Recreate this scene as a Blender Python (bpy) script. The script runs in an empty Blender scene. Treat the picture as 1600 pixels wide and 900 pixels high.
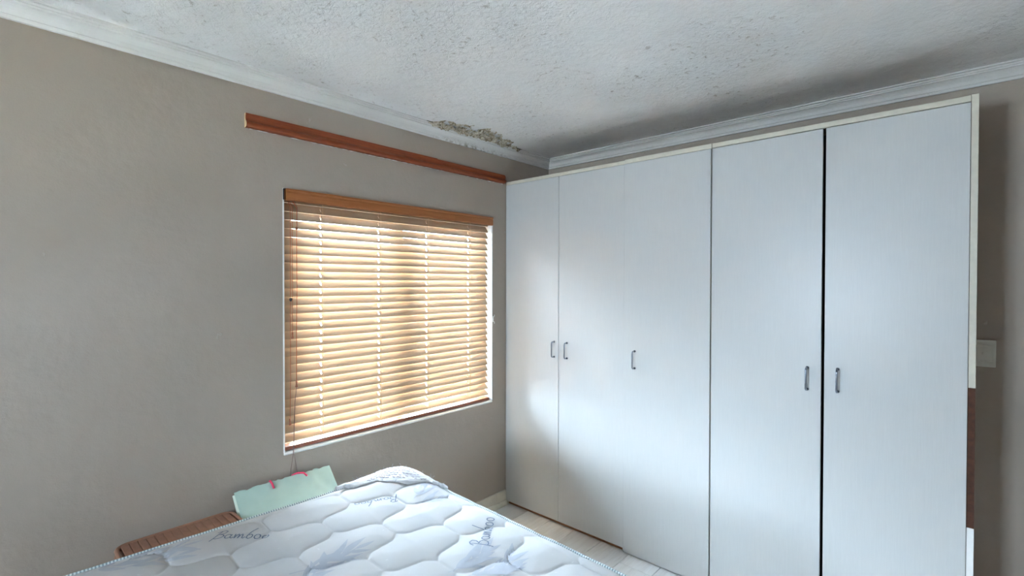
import bpy, bmesh, math, random
import numpy as np
from mathutils import Vector, Matrix, noise

S = bpy.context.scene
COL = S.collection
rnd = random.Random(7)
R = math.radians

# ------------------------------------------------------------------ camera
cam_d = bpy.data.cameras.new('camera')
cam_d.sensor_width = 36.0
cam_d.lens = 36.0 * 765.2 / 1600.0
cam_d.clip_start = 0.02
cam = bpy.data.objects.new('camera', cam_d)
COL.objects.link(cam)
YAW, PITCH, ROLL = R(42.128), R(-0.668), R(0.08)
fwd = Vector((math.cos(YAW)*math.cos(PITCH), math.sin(YAW)*math.cos(PITCH), math.sin(PITCH)))
rt = Vector((math.sin(YAW), -math.cos(YAW), 0))
up = rt.cross(fwd)
rt2 = rt*math.cos(ROLL) + up*math.sin(ROLL)
up2 = rt2.cross(fwd)
cam.matrix_world = Matrix(((rt2.x, up2.x, -fwd.x, 0), (rt2.y, up2.y, -fwd.y, 0),
                           (rt2.z, up2.z, -fwd.z, 1.55), (0, 0, 0, 1)))
S.camera = cam

# ------------------------------------------------------------------ light and exposure
SKY = 7.2
w = bpy.data.worlds.new('overcast_sky'); S.world = w; w.use_nodes = True
wn = w.node_tree.nodes; wn.clear()
wo = wn.new('ShaderNodeOutputWorld'); wb = wn.new('ShaderNodeBackground')
wb.inputs['Color'].default_value = (0.68, 0.82, 1.0, 1); wb.inputs['Strength'].default_value = SKY
w.node_tree.links.new(wb.outputs[0], wo.inputs[0])

def portal(name, loc, rot, sx, sy):
    l = bpy.data.lights.new(name, 'AREA'); l.shape = 'RECTANGLE'; l.size = sx; l.size_y = sy
    l.cycles.is_portal = True
    o = bpy.data.objects.new(name, l); COL.objects.link(o)
    o.location = loc; o.rotation_euler = rot
    return o
portal('window_portal', (1.675, 2.56, 1.36), (R(-90), 0, 0), 1.40, 1.26)
portal('fill_window_portal', (-2.45, 1.10, 1.35), (0, R(-90), 0), .70, .60)  # sky portal for the added window
sun_d = bpy.data.lights.new('sun', 'SUN'); sun_d.energy = 19; sun_d.angle = R(1.0); sun_d.color = (1, .97, .92)
sun = bpy.data.objects.new('sun', sun_d); COL.objects.link(sun); sun.rotation_euler = Vector((-.45, .12, -.88)).to_track_quat('-Z', 'Y').to_euler()   # added over the roof: paving bounce rises through the added window onto the ceiling

S.view_settings.view_transform = 'Standard'
S.view_settings.look = 'None'
S.view_settings.exposure = 4.27
S.view_settings.gamma = 1.0
S.view_settings.use_curve_mapping = False
try:
    S.cycles.max_bounces = 16; S.cycles.diffuse_bounces = 12; S.cycles.glossy_bounces = 4
    S.cycles.transmission_bounces = 8; S.cycles.transparent_max_bounces = 16
    S.cycles.use_denoising = True
    S.cycles.sample_clamp_indirect = 8.0
    S.cycles.caustics_reflective = False; S.cycles.caustics_refractive = False
except Exception:
    pass

# ------------------------------------------------------------------ materials
def lin(c):
    return tuple(((x/255)/12.92 if x/255 <= 0.04045 else ((x/255+0.055)/1.055)**2.4) for x in c) + (1,)

class NT:
    def __init__(s, name):
        s.m = bpy.data.materials.new(name); s.m.use_nodes = True
        s.t = s.m.node_tree; s.n = s.t.nodes; s.n.clear()
        s.out = s.n.new('ShaderNodeOutputMaterial')
        s.b = s.n.new('ShaderNodeBsdfPrincipled')
        s.link(s.b.outputs[0], s.out.inputs[0])
        s.tc = s.n.new('ShaderNodeTexCoord')
    def link(s, a, b): s.t.links.new(a, b)
    def new(s, typ, **kw):
        n = s.n.new(typ)
        for k, v in kw.items(): setattr(n, k, v)
        return n
    def mapping(s, scale=(1,1,1), rot=(0,0,0), loc=(0,0,0), src='Object'):
        m = s.n.new('ShaderNodeMapping')
        m.inputs['Scale'].default_value = scale; m.inputs['Rotation'].default_value = rot; m.inputs['Location'].default_value = loc
        s.link(s.tc.outputs[src], m.inputs['Vector']); return m.outputs[0]
    def noise(s, scale, detail=4, rough=.5, vec=None, dist=0):
        n = s.n.new('ShaderNodeTexNoise'); n.inputs['Scale'].default_value = scale
        n.inputs['Detail'].default_value = detail; n.inputs['Roughness'].default_value = rough
        n.inputs['Distortion'].default_value = dist
        s.link(vec if vec is not None else s.tc.outputs['Object'], n.inputs['Vector']); return n.outputs[0]
    def ramp(s, src, stops):
        r = s.n.new('ShaderNodeValToRGB'); e = r.color_ramp.elements
        while len(e) < len(stops): e.new(0.5)
        for i, (p, c) in enumerate(stops):
            e[i].position = p; e[i].color = c if len(c) == 4 else tuple(c)+(1,)
        s.link(src, r.inputs[0]); return r.outputs[0]
    def mix(s, fac, a, b, mode='MIX'):
        m = s.n.new('ShaderNodeMix'); m.data_type = 'RGBA'; m.blend_type = mode
        for sock, v in ((m.inputs[0], fac), (m.inputs[6], a), (m.inputs[7], b)):
            if hasattr(v, 'is_output'): s.link(v, sock)
            else: sock.default_value = v
        return m.outputs[2]
    def math(s, op, a, b=0.0):
        m = s.n.new('ShaderNodeMath'); m.operation = op
        for sock, v in ((m.inputs[0], a), (m.inputs[1], b)):
            if hasattr(v, 'is_output'): s.link(v, sock)
            else: sock.default_value = v
        return m.outputs[0]
    def bump(s, h, strength=.3, dist=.01, chain=None):
        b = s.n.new('ShaderNodeBump'); b.inputs['Strength'].default_value = strength; b.inputs['Distance'].default_value = dist
        s.link(h, b.inputs['Height'])
        if chain is not None: s.link(chain, b.inputs['Normal'])
        s.link(b.outputs[0], s.b.inputs['Normal']); return b.outputs[0]
    def base(s, c):
        if hasattr(c, 'is_output'): s.link(c, s.b.inputs['Base Color'])
        else: s.b.inputs['Base Color'].default_value = c
    def set(s, rough=None, metal=None, spec=None, coat=None, sheen=None):
        if rough is not None: s.b.inputs['Roughness'].default_value = rough
        if metal is not None: s.b.inputs['Metallic'].default_value = metal
        if spec is not None: s.b.inputs['Specular IOR Level'].default_value = spec
        if coat is not None: s.b.inputs['Coat Weight'].default_value = coat; s.b.inputs['Coat Roughness'].default_value = .15
        return s

def plain(name, col, rough=.5, metal=0, var=.06, scale=30, bump=.05):
    t = NT(name); c = tuple(col[:3])
    d = tuple(max(0, x*(1-var)) for x in c); l = tuple(min(1, x*(1+var)) for x in c)
    n = t.noise(scale, 5)
    t.base(t.ramp(n, [(.3, d), (.7, l)])); t.set(rough, metal)
    if bump: t.bump(n, bump, .002)
    return t.m

def mat_wall():
    t = NT('taupe_plaster_paint')
    n1 = t.noise(1.1, 3, .5); n2 = t.noise(9, 6, .6); n3 = t.noise(55, 4, .6)
    c = t.ramp(n1, [(.3, (.385, .323, .268)), (.7, (.445, .382, .325))])
    c = t.mix(t.math('MULTIPLY', t.ramp(n2, [(.55, (0,0,0)), (.75, (1,1,1))]), .25), c, (.395, .333, .278, 1))
    # a few small filled or chipped spots
    v = t.new('ShaderNodeTexVoronoi'); v.inputs['Scale'].default_value = 5.0
    dn = t.new('ShaderNodeVectorMath'); dn.operation = 'ADD'
    nz = t.new('ShaderNodeTexNoise'); nz.inputs['Scale'].default_value = 28; t.link(t.tc.outputs['Object'], nz.inputs['Vector'])
    ns = t.new('ShaderNodeVectorMath'); ns.operation = 'SCALE'; ns.inputs['Scale'].default_value = .06; t.link(nz.outputs['Color'], ns.inputs[0])
    t.link(t.tc.outputs['Object'], dn.inputs[0]); t.link(ns.outputs[0], dn.inputs[1]); t.link(dn.outputs[0], v.inputs['Vector'])
    spot = t.ramp(t.math('ADD', v.outputs['Distance'], t.math('MULTIPLY', n3, .05)), [(.055, (1,1,1)), (.085, (0,0,0))])
    c = t.mix(t.math('MULTIPLY', spot, .25), c, (.62, .6, .57, 1))
    t.base(c); t.set(.62, spec=.3)
    b = t.bump(n2, .32, .018)
    b = t.bump(n3, .14, .004, b)
    t.bump(spot, .35, .008, b)
    return t.m

def mat_ceiling():
    t = NT('rough_painted_ceiling')
    vec = t.mapping((1, 1, 1), (0, 0, R(25)))
    n1 = t.noise(2.2, 3); n2 = t.noise(7, 8, .72, vec, .4); n3 = t.noise(38, 5, .7, vec, .6); n4 = t.noise(85, 4, .7)
    cl = t.ramp(t.noise(1.7, 4, .6), [(.46, (0, 0, 0)), (.62, (1, 1, 1))])      # where the roughcast flakes are dense
    pits = t.ramp(n3, [(.595, (0, 0, 0)), (.65, (1, 1, 1))])
    pits = t.math('MULTIPLY', pits, t.math('ADD', t.math('MULTIPLY', cl, .95), .10))
    c = t.ramp(n1, [(.3, (.87, .875, .885)), (.7, (.91, .915, .92))])
    tan = t.ramp(t.noise(.95, 5, .65), [(.50, (0, 0, 0)), (.64, (1, 1, 1))])    # brownish damp tide marks
    c = t.mix(t.math('MULTIPLY', t.math('MULTIPLY', tan, n2), .3), c, (.60, .53, .45, 1))
    c = t.mix(t.math('MULTIPLY', pits, .62), c, (.36, .31, .27, 1))
    t.base(c); t.set(.85, spec=.2)
    b = t.bump(n2, .38, .035)
    b = t.bump(t.math('MULTIPLY', n3, t.math('ADD', cl, .35)), .75, .016, b)
    t.bump(n4, .15, .004, b)
    return t.m

def mat_door():
    t = NT('white_woodgrain_melamine')
    vec = t.mapping((1, 26, .7)); g = t.noise(9, 6, .65, vec, .2)
    vec2 = t.mapping((1, 60, 1.1)); g2 = t.noise(16, 4, .6, vec2)
    f = t.mix(.5, g, g2)
    c = t.ramp(f, [(.3, (.55, .555, .55)), (.65, (.60, .605, .60))])
    s = t.ramp(t.noise(5, 4), [(.68, (0, 0, 0)), (.8, (1, 1, 1))])
    c = t.mix(t.math('MULTIPLY', s, .10), c, (.55, .50, .42, 1))
    t.base(c); t.set(.36, spec=.5)
    t.bump(f, .10, .0015)
    return t.m

def mat_wood(name, dark, light, rough=.35, sc=(1.2, 22, 22), coat=.3):
    t = NT(name); vec = t.mapping(sc)
    g = t.noise(4.5, 6, .6, vec, .5)
    t.base(t.ramp(g, [(.32, dark), (.68, light)])); t.set(rough, coat=coat)
    t.bump(g, .08, .001)
    return t.m

def mat_slat():
    t = NT('honey_wood_slat')
    vec = t.mapping((.9, 18, 18)); g = t.noise(4, 5, .6, vec, .4)
    c = t.ramp(g, [(.3, (.375, .26, .165)), (.7, (.395, .278, .182))])
    t.base(c); t.set(.45, spec=.3)
    tr = t.new('ShaderNodeBsdfTranslucent')
    t.link(t.ramp(g, [(.3, (.95, .86, .76)), (.7, (.96, .89, .80))]), tr.inputs['Color'])
    mx = t.new('ShaderNodeMixShader'); mx.inputs[0].default_value = .085
    t.link(t.b.outputs[0], mx.inputs[1]); t.link(tr.outputs[0], mx.inputs[2]); t.link(mx.outputs[0], t.out.inputs[0])
    return t.m

def mat_glass():
    t = NT('window_glass')
    fr = t.new('ShaderNodeFresnel'); fr.inputs[0].default_value = 1.45
    tr = t.new('ShaderNodeBsdfTransparent'); tr.inputs[0].default_value = (.96, .985, .975, 1)
    gl = t.new('ShaderNodeBsdfGlossy'); gl.inputs['Roughness'].default_value = .02
    mx = t.new('ShaderNodeMixShader')
    t.link(fr.outputs[0], mx.inputs[0]); t.link(tr.outputs[0], mx.inputs[1]); t.link(gl.outputs[0], mx.inputs[2])
    t.link(mx.outputs[0], t.out.inputs[0])
    return t.m

def mat_quilt():
    t = NT('white_knit_ticking')
    n = t.noise(420, 2, .6); n2 = t.noise(5, 3); s = t.noise(60, 2, .5)
    c = t.ramp(n2, [(.3, (.465, .47, .475)), (.7, (.50, .50, .505))])
    c = t.mix(t.ramp(s, [(.72, (0, 0, 0)), (.78, (.5, .5, .5))]), c, (.62, .62, .63, 1))
    t.base(c); t.set(.9, spec=.15)
    t.bump(n, .12, .001)
    return t.m

def mat_piping():
    t = NT('stitched_edge_tape')
    wv = t.new('ShaderNodeTexWave'); wv.wave_type = 'BANDS'; wv.bands_direction = 'X'
    wv.inputs['Scale'].default_value = 1.0; wv.inputs['Distortion'].default_value = .6; wv.inputs['Detail'].default_value = 1
    m = t.mapping((1, 1, 1), src='UV')
    t.link(m, wv.inputs['Vector'])
    t.base(t.ramp(wv.outputs[0], [(.30, (.26, .33, .35)), (.62, (.62, .69, .69))])); t.set(.75)
    t.bump(wv.outputs[0], .4, .002)
    return t.m

def mat_plank():
    t = NT('grey_laminate_plank')
    info = t.new('ShaderNodeObjectInfo')
    vec = t.mapping((1.2, 14, 1)); add = t.new('ShaderNodeVectorMath'); add.operation = 'ADD'
    sc = t.new('ShaderNodeVectorMath'); sc.operation = 'SCALE'; sc.inputs['Scale'].default_value = 17
    cmb = t.new('ShaderNodeCombineXYZ'); t.link(info.outputs['Random'], cmb.inputs[0]); t.link(info.outputs['Random'], cmb.inputs[1])
    t.link(cmb.outputs[0], sc.inputs[0]); t.link(vec, add.inputs[0]); t.link(sc.outputs[0], add.inputs[1])
    g = t.noise(3.2, 7, .65, add.outputs[0], .5)
    c = t.ramp(g, [(.28, (.60, .575, .55)), (.5, (.71, .695, .68)), (.72, (.77, .765, .76))])
    c = t.mix(t.math('MULTIPLY', info.outputs['Random'], .25), c, (.64, .62, .60, 1))
    t.base(c); t.set(.38); t.bump(g, .1, .001)
    return t.m

def mat_mould():
    t = NT('mouldy_flaking_plaster')
    n = t.noise(26, 8, .7, None, 1.0); n2 = t.noise(70, 5, .7)
    c = t.ramp(n, [(.34, (.04, .03, .018)), (.42, (.26, .20, .12)), (.50, (.56, .49, .38)), (.62, (.74, .69, .58))])
    c = t.mix(t.ramp(n2, [(.5, (0, 0, 0)), (.62, (.8, .8, .8))]), c, (.16, .13, .07, 1))
    t.base(c); t.set(.95); t.bump(n, .8, .012)
    return t.m

def mat_cornice():
    t = NT('cream_cornice_paint')
    n = t.noise(3, 5, .6); n2 = t.noise(24, 6, .7)
    c = t.ramp(n, [(.35, (.70, .69, .67)), (.7, (.78, .775, .76))])
    c = t.mix(t.ramp(n2, [(.6, (0, 0, 0)), (.75, (.35, .35, .35))]), c, (.50, .46, .36, 1))
    g = t.new('ShaderNodeSeparateXYZ'); t.link(t.tc.outputs['Object'], g.inputs[0])
    near = t.ramp(t.math('ABSOLUTE', t.math('SUBTRACT', g.outputs[0], 2.2)), [(.12, (1, 1, 1)), (.42, (0, 0, 0))])
    low = t.ramp(t.math('MULTIPLY', t.math('SUBTRACT', g.outputs[2], 2.41), 10), [(.05, (1, 1, 1)), (.30, (0, 0, 0))])
    mo = t.ramp(t.noise(34, 6, .75), [(.47, (0, 0, 0)), (.60, (1, 1, 1))])
    c = t.mix(t.math('MULTIPLY', t.math('MULTIPLY', near, low), t.math('MULTIPLY', mo, .85)), c, (.17, .14, .06, 1))
    t.base(c); t.set(.55); t.bump(n2, .12, .004)
    return t.m

M = dict(
    wall=mat_wall(), ceiling=mat_ceiling(), door=mat_door(), slat=mat_slat(), glass=mat_glass(),
    quilt=mat_quilt(), piping=mat_piping(), plank=mat_plank(), mould=mat_mould(), cornice=mat_cornice(),
    cream=plain('cream_melamine_edge', (.66, .62, .52), .45, var=.05),
    carcass=plain('cream_carcass_board', (.60, .565, .47), .5, var=.06),
    topboard=plain('brown_bounce_top_board', (.20, .115, .06), .85, var=.2, scale=20),  # unseen wardrobe top, coloured brown to darken the bounce onto the ceiling
    bare=plain('bare_brown_chipboard', (.085, .028, .012), .75, var=.25, scale=60),
    plinth=plain('brown_plinth_board', (.30, .12, .05), .6, var=.2),
    white=plain('white_reveal_paint', (.86, .86, .85), .5, var=.03),
    skirting=plain('cream_skirting_paint', (.70, .66, .57), .5, var=.08, scale=14),
    palewall=plain('warm_bounce_wall_paint', (.58, .49, .39), .7, var=.03, scale=3),  # unseen walls, tone picked to warm the light they bounce back
    frame=plain('white_steel_window_paint', (.72, .72, .70), .4),
    cherry=mat_wood('cherry_stained_wood', (.20, .037, .007), (.30, .062, .012), .42, coat=.05),
    valance=mat_wood('orange_stained_valance', (.33, .108, .027), (.39, .137, .036), .42, (1.2, 30, 30), .05),
    railwood=mat_wood('red_brown_rail_edge', (.26, .07, .03), (.36, .11, .045), .4),
    endgrain=plain('pale_end_grain', (.62, .45, .25), .7, var=.15),
    cord=plain('terracotta_cord', (.42, .11, .05), .8, bump=0),
    cordpale=plain('grey_brown_cord', (.20, .13, .12), .8, bump=0),
    ladder=plain('tan_ladder_string', (.74, .52, .32), .8, bump=0),
    tassel=plain('brown_wooden_tassel', (.24, .075, .03), .4),
    dark=plain('dark_metal', (.02, .02, .022), .5, bump=0),
    chrome=plain('blued_chrome', (.28, .31, .37), .22, 1.0, bump=0),
    switch=plain('ivory_switch_plastic', (.74, .73, .67), .35, var=.01, bump=0),
    ink=plain('slate_blue_ink', (.135, .165, .235), .85, var=.15, bump=0),
    leafink=plain('pale_lavender_print', (.38, .40, .45), .9, var=.05, bump=0),
    scribble=plain('faded_violet_print', (.20, .17, .25), .9, var=.2, bump=0),
    ticking=plain('white_side_ticking', (.80, .82, .83), .9, scale=200),
    divan=plain('grey_divan_cloth', (.25, .25, .26), .9, scale=200),
    patch=plain('white_corner_cloth', (.52, .52, .53), .9, scale=90, bump=.15),
    mint=plain('mint_paper', (.42, .57, .515), .55, var=.05, scale=9, bump=.25),
    mintpale=plain('pale_gusset_paper', (.62, .68, .58), .6, var=.04, scale=9, bump=.2),
    pink=plain('hot_pink_ribbon', (.82, .05, .14), .5, bump=0),
    brown=plain('brown_case_shell', (.26, .125, .075), .55, var=.12, scale=40, bump=.2),
    brownrim=plain('brown_case_rim', (.29, .145, .09), .45, var=.08, scale=30),
    black=plain('gap_shade_black', (.01, .01, .01), .8, bump=0),  # shade in the gap between the doors, as a flat black
    concrete=plain('paving_concrete', (.56, .56, .55), .9, var=.1, scale=4),
    render=plain('painted_garden_wall', (.62, .58, .50), .9, var=.05, scale=3),
    leaf=plain('shrub_leaf', (.16, .26, .05), .5, var=.35, scale=6, bump=0),
    stem=plain('shrub_stem', (.16, .10, .05), .8),
)

# ------------------------------------------------------------------ mesh helpers
def link(o, parent=None):
    COL.objects.link(o)
    if parent is not None: o.parent = parent
    return o

def obj(name, bm, mat, parent=None, smooth=False, loc=None):
    me = bpy.data.meshes.new(name)
    if not isinstance(bm, bmesh.types.BMesh):
        me.from_pydata(*bm)
    else:
        bmesh.ops.recalc_face_normals(bm, faces=bm.faces); bm.to_mesh(me); bm.free()
    for m in (mat if isinstance(mat, (list, tuple)) else [mat]): me.materials.append(m)
    if smooth:
        for p in me.polygons: p.use_smooth = True
    o = bpy.data.objects.new(name, me)
    if loc is not None: o.location = loc
    return link(o, parent)

def tag(o, label=None, cat=None, group=None, kind=None):
    if label: o['label'] = label
    if cat: o['category'] = cat
    if group: o['group'] = group
    if kind: o['kind'] = kind
    return o

def empty(name, loc, rz=0, label=None, cat=None, group=None, kind=None):
    o = bpy.data.objects.new(name, None); COL.objects.link(o)
    o.location = loc; o.rotation_euler = (0, 0, rz); o.empty_display_size = .1
    return tag(o, label, cat, group, kind)

def box(bm, x0, x1, y0, y1, z0, z1, bev=0, seg=1, mi=0):
    r = bmesh.ops.create_cube(bm, size=1)
    vs = r['verts']
    for v in vs:
        v.co = Vector(((x0+x1)/2 + v.co.x*(x1-x0), (y0+y1)/2 + v.co.y*(y1-y0), (z0+z1)/2 + v.co.z*(z1-z0)))
    fs = {f for v in vs for f in v.link_faces}
    for f in fs: f.material_index = mi
    if bev:
        es = list({e for v in vs for e in v.link_edges})
        bmesh.ops.bevel(bm, geom=es, offset=bev, segments=seg, affect='EDGES', profile=.6)

def mkbox(name, d, mat, parent=None, bev=0, seg=1, org=None, smooth=False):
    """d in the frame of the parent (or world); the mesh origin goes to org"""
    bm = bmesh.new(); x0, x1, y0, y1, z0, z1 = d
    if org is None: org = ((x0+x1)/2, (y0+y1)/2, z0)
    box(bm, x0-org[0], x1-org[0], y0-org[1], y1-org[1], z0-org[2], z1-org[2], bev, seg)
    return obj(name, bm, mat, parent, loc=org, smooth=smooth)

def tube(bm, pts, r, n=8, cap=True, closed=False, uvscale=None):
    pts = [Vector(p) for p in pts]; N = len(pts); rings = []; prev = None
    L = [0]
    for i in range(1, N+1): L.append(L[-1] + (pts[i % N]-pts[i-1]).length)
    for i, p in enumerate(pts):
        if closed: t = pts[(i+1) % N]-pts[i-1]
        else: t = pts[min(i+1, N-1)]-pts[max(i-1, 0)]
        t.normalize()
        if prev is None:
            a = Vector((0, 0, 1)) if abs(t.z) < .9 else Vector((1, 0, 0)); u = t.cross(a).normalized()
        else:
            u = (prev - t*prev.dot(t)).normalized()
        prev = u; v = t.cross(u)
        rr = r[i] if isinstance(r, (list, tuple)) else r
        rings.append([bm.verts.new(p + (u*math.cos(2*math.pi*k/n) + v*math.sin(2*math.pi*k/n))*rr) for k in range(n)])
    uv = bm.loops.layers.uv.verify() if uvscale else None
    for i in range(N if closed else N-1):
        A, B = rings[i], rings[(i+1) % N]
        for k in range(n):
            f = bm.faces.new((A[k], A[(k+1) % n], B[(k+1) % n], B[k])); f.smooth = True
            if uv:
                us = (L[i], L[i], L[i+1], L[i+1]); vs = (k/n, (k+1)/n, (k+1)/n, k/n)
                for lp, a, b in zip(f.loops, us, vs): lp[uv].uv = (a*uvscale, b)
    if cap and not closed:
        bm.faces.new(rings[0][::-1]); bm.faces.new(rings[-1])

def lathe(bm, prof, n=14, at=(0, 0, 0)):
    rings = []
    for r, z in prof:
        rings.append([bm.verts.new((at[0]+r*math.cos(2*math.pi*k/n), at[1]+r*math.sin(2*math.pi*k/n), at[2]+z)) for k in range(n)])
    for A, B in zip(rings, rings[1:]):
        for k in range(n):
            f = bm.faces.new((A[k], A[(k+1) % n], B[(k+1) % n], B[k])); f.smooth = True
    bm.faces.new(rings[0][::-1]); bm.faces.new(rings[-1])

def extrude_profile(bm, prof, path_a, path_b, mitre_a=0, mitre_b=0, axis='x'):
    """closed profile (out, z): out is the distance from the wall"""
    A = []; B = []
    for o, z in prof:
        A.append(path_a(o, z)); B.append(path_b(o, z))
    va = [bm.verts.new(p) for p in A]; vb = [bm.verts.new(p) for p in B]; n = len(prof)
    for k in range(n): bm.faces.new((va[k], va[(k+1) % n], vb[(k+1) % n], vb[k]))
    bm.faces.new(va[::-1]); bm.faces.new(vb)

# ------------------------------------------------------------------ the room
XA0, XB, YA, YB, ZC, TH = -2.20, 2.99, 2.326, -1.75, 2.48, .22
WX0, WX1, WZ0, WZ1 = .978, 2.374, .735, 1.988

def struct(o): o['kind'] = 'structure'; return o

bm = bmesh.new()
box(bm, XA0-TH, WX0, YA, YA+TH, 0, ZC)
box(bm, WX1, XB+TH, YA, YA+TH, 0, ZC)
box(bm, WX0, WX1, YA, YA+TH, 0, WZ0)
box(bm, WX0, WX1, YA, YA+TH, WZ1, ZC)
bmesh.ops.remove_doubles(bm, verts=bm.verts, dist=1e-5)
struct(obj('wall_left', bm, M['wall']))
bm = bmesh.new(); box(bm, XB, XB+TH, YB-TH, YA, 0, ZC); struct(obj('wall_right', bm, M['wall']))
VY0, VY1, VZ0, VZ1 = .80, 1.40, 1.00, 1.70       # added window in the near wall behind the camera, for fill light
bm = bmesh.new()
box(bm, XA0-TH, XA0, YB-TH, VY0, 0, ZC); box(bm, XA0-TH, XA0, VY1, YA, 0, ZC)
box(bm, XA0-TH, XA0, VY0, VY1, 0, VZ0); box(bm, XA0-TH, XA0, VY0, VY1, VZ1, ZC)
struct(obj('wall_near', bm, M['palewall']))
bm = bmesh.new(); box(bm, XA0, XB, YB-TH, YB, 0, ZC); struct(obj('wall_rear', bm, M['palewall']))
bm = bmesh.new(); box(bm, XA0-TH, XB+TH, YB-TH, YA+TH, ZC, ZC+.12)
ceiling = struct(obj('ceiling', bm, M['ceiling']))
bm = bmesh.new(); box(bm, XA0-TH, XB+TH, YB-TH, YA+TH, -.14, -.010)
floor = struct(obj('floor', bm, plain('floor_joint_dark', (.12, .115, .11), .8)))

# floor planks, each one a part of the floor
PW, PL = .192, 1.26
meshes = {}
row = 0; y = YA
while y > YB + .01:
    y1 = y; y0 = max(YB, y-PW); x = XA0 - (row*0.47 % 1)*PL
    while x < XB:
        a, b = max(x, XA0), min(x+PL, XB)
        if b - a > .03:
            key = (round(b-a, 4), round(y1-y0, 4))
            if key not in meshes:
                bm = bmesh.new(); box(bm, -(b-a)/2+.0012, (b-a)/2-.0012, -(y1-y0)/2+.0012, (y1-y0)/2-.0012, -.010, 0, .0012)
                o = obj('plank', bm, M['plank'], floor, loc=((a+b)/2, (y0+y1)/2, 0)); meshes[key] = o.data
            else:
                o = bpy.data.objects.new('plank', meshes[key]); o.location = ((a+b)/2, (y0+y1)/2, 0); link(o, floor)
        x += PL
    y = y0; row += 1

# cornice: stepped cove, mitred in the corner behind the wardrobes
CP = [(0, 2.4145), (.013, 2.4145), (.0145, 2.4265), (.0205, 2.4270), (.0225, 2.4345), (.0245, 2.4420), (.031, 2.4510), (.040, 2.4575),
      (.0475, 2.4595), (.0480, 2.4655), (.0545, 2.4665), (.0555, 2.4730), (.068, 2.4740), (.0685, 2.48), (0, 2.48)]
bm = bmesh.new()
extrude_profile(bm, CP, lambda o, z: (XA0+o, YA-o, z), lambda o, z: (XB-o, YA-o, z)); struct(obj('trim_1', bm, M['cornice']))
bm = bmesh.new()
extrude_profile(bm, CP, lambda o, z: (XB-o, YA-o, z), lambda o, z: (XB-o, YB+o, z)); struct(obj('trim_2', bm, M['cornice']))
bm = bmesh.new()
extrude_profile(bm, CP, lambda o, z: (XA0+o, YA-o, z), lambda o, z: (XA0+o, YB+o, z)); struct(obj('trim_3', bm, M['cornice']))
bm = bmesh.new()
extrude_profile(bm, CP, lambda o, z: (XA0+o, YB+o, z), lambda o, z: (XB-o, YB+o, z)); struct(obj('trim_4', bm, M['cornice']))

# skirting with a quarter-round bead
SK = [(0, 0), (.030, 0), (.030, .012), (.027, .026), (.020, .034), (.014, .036), (.014, .094), (.010, .101), (0, .101)]
def skirt(name, a, b):
    bm = bmesh.new(); extrude_profile(bm, SK, a, b); struct(obj(name, bm, M['skirting']))
skirt('baseboard_left', lambda o, z: (XA0+o, YA-o, z), lambda o, z: (2.497, YA-o, z))
skirt('baseboard_right', lambda o, z: (XB-o, -.062, z), lambda o, z: (XB-o, YB+o, z))
skirt('baseboard_near', lambda o, z: (XA0+o, YA-o, z), lambda o, z: (XA0+o, YB+o, z))
skirt('baseboard_rear', lambda o, z: (XA0+o, YB+o, z), lambda o, z: (XB-o, YB+o, z))

# damp damage: flaking plaster hanging at the ceiling edge, and mould on the cornice lip
def flake_sheet():
    vs = []; fs = []; nx, ny = 120, 22
    x0, x1 = 1.775, 2.585
    for i in range(nx+1):
        s = i/nx; x = x0 + (x1-x0)*s
        depth = (.215*math.sin(math.pi*min(1, s*1.05))**.8*(1-.35*s) + .012)
        depth *= .72 + .55*noise.fractal(Vector((x*9, .3, 0)), .6, 2, 4)
        depth = max(.012, depth)
        for j in range(ny+1):
            t = j/ny; y = YA - .060 - depth*t
            n = noise.fractal(Vector((x*22, y*34, 1.7)), .7, 2.1, 5)
            n2 = noise.noise(Vector((x*60, y*80, 4.1)))
            z = ZC - .0005 - max(.0006, (.012 + .017*n + .008*n2))*(1-t**3) * (1 if 0 < i < nx else 0)
            vs.append((x, y, z))
    for i in range(nx):
        for j in range(ny):
            a = i*(ny+1)+j
            if noise.noise(Vector((vs[a][0]*24, vs[a][1]*36, 9.))) > .18 and j > 10: continue
            fs.append((a, a+1, a+ny+2, a+ny+1))
    return vs, [], fs
ml = bmesh.new()
lp = [(1.76+.83*k/60, YA-.0745-.004*noise.noise(Vector((k*.7, 2, 1))), ZC-.004-.003*noise.noise(Vector((k*.9, 5, 1)))) for k in range(61)]
tube(ml, lp, [.0015+.0045*math.sin(math.pi*k/60)*(.6+.6*abs(noise.noise(Vector((k*.5, 1, 7))))) for k in range(61)], 6)
m_ = obj('mould_line', ml, plain('black_mould', (.06, .045, .025), .95, var=.4, scale=40), ceiling); m_['label'] = 'dark mould along the cornice edge'
pp = obj('peeling_plaster', flake_sheet(), M['mould'], ceiling, smooth=True)
pp['label'] = 'mouldy brown flaking plaster along the cornice'

# ------------------------------------------------------------------ window: reveal lining, steel frame, panes
win = empty('window_1', ((WX0+WX1)/2, YA+.13, WZ0), kind='structure')
def wpart(name, d, mat, bev=.003):
    o = mkbox(name, d, mat, None, bev); o.parent = win
    o.location = Vector(o.location) - win.location
    return o
wpart('window_sill', (WX0, WX1, YA-.005, YA+.16, WZ0-.002, WZ0+.0145), M['white'], .006)
wpart('reveal_lining', (WX0-.001, WX0+.006, YA-.001, YA+.16, WZ0+.014, WZ1), M['white'], 0)
wpart('reveal_lining', (WX1-.006, WX1+.001, YA-.001, YA+.16, WZ0+.014, WZ1), M['white'], 0)
FY0, FY1 = YA+.13, YA+.165
MX = 1.703
for d in ((WX0, WX0+.10, WZ0, WZ1), (WX1-.07, WX1, WZ0, WZ1), (MX-.04, MX+.04, WZ0+.045, 1.872)):
    wpart('window_stile', (d[0], d[1], FY0, FY1, d[2], d[3]), M['frame'])
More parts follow.
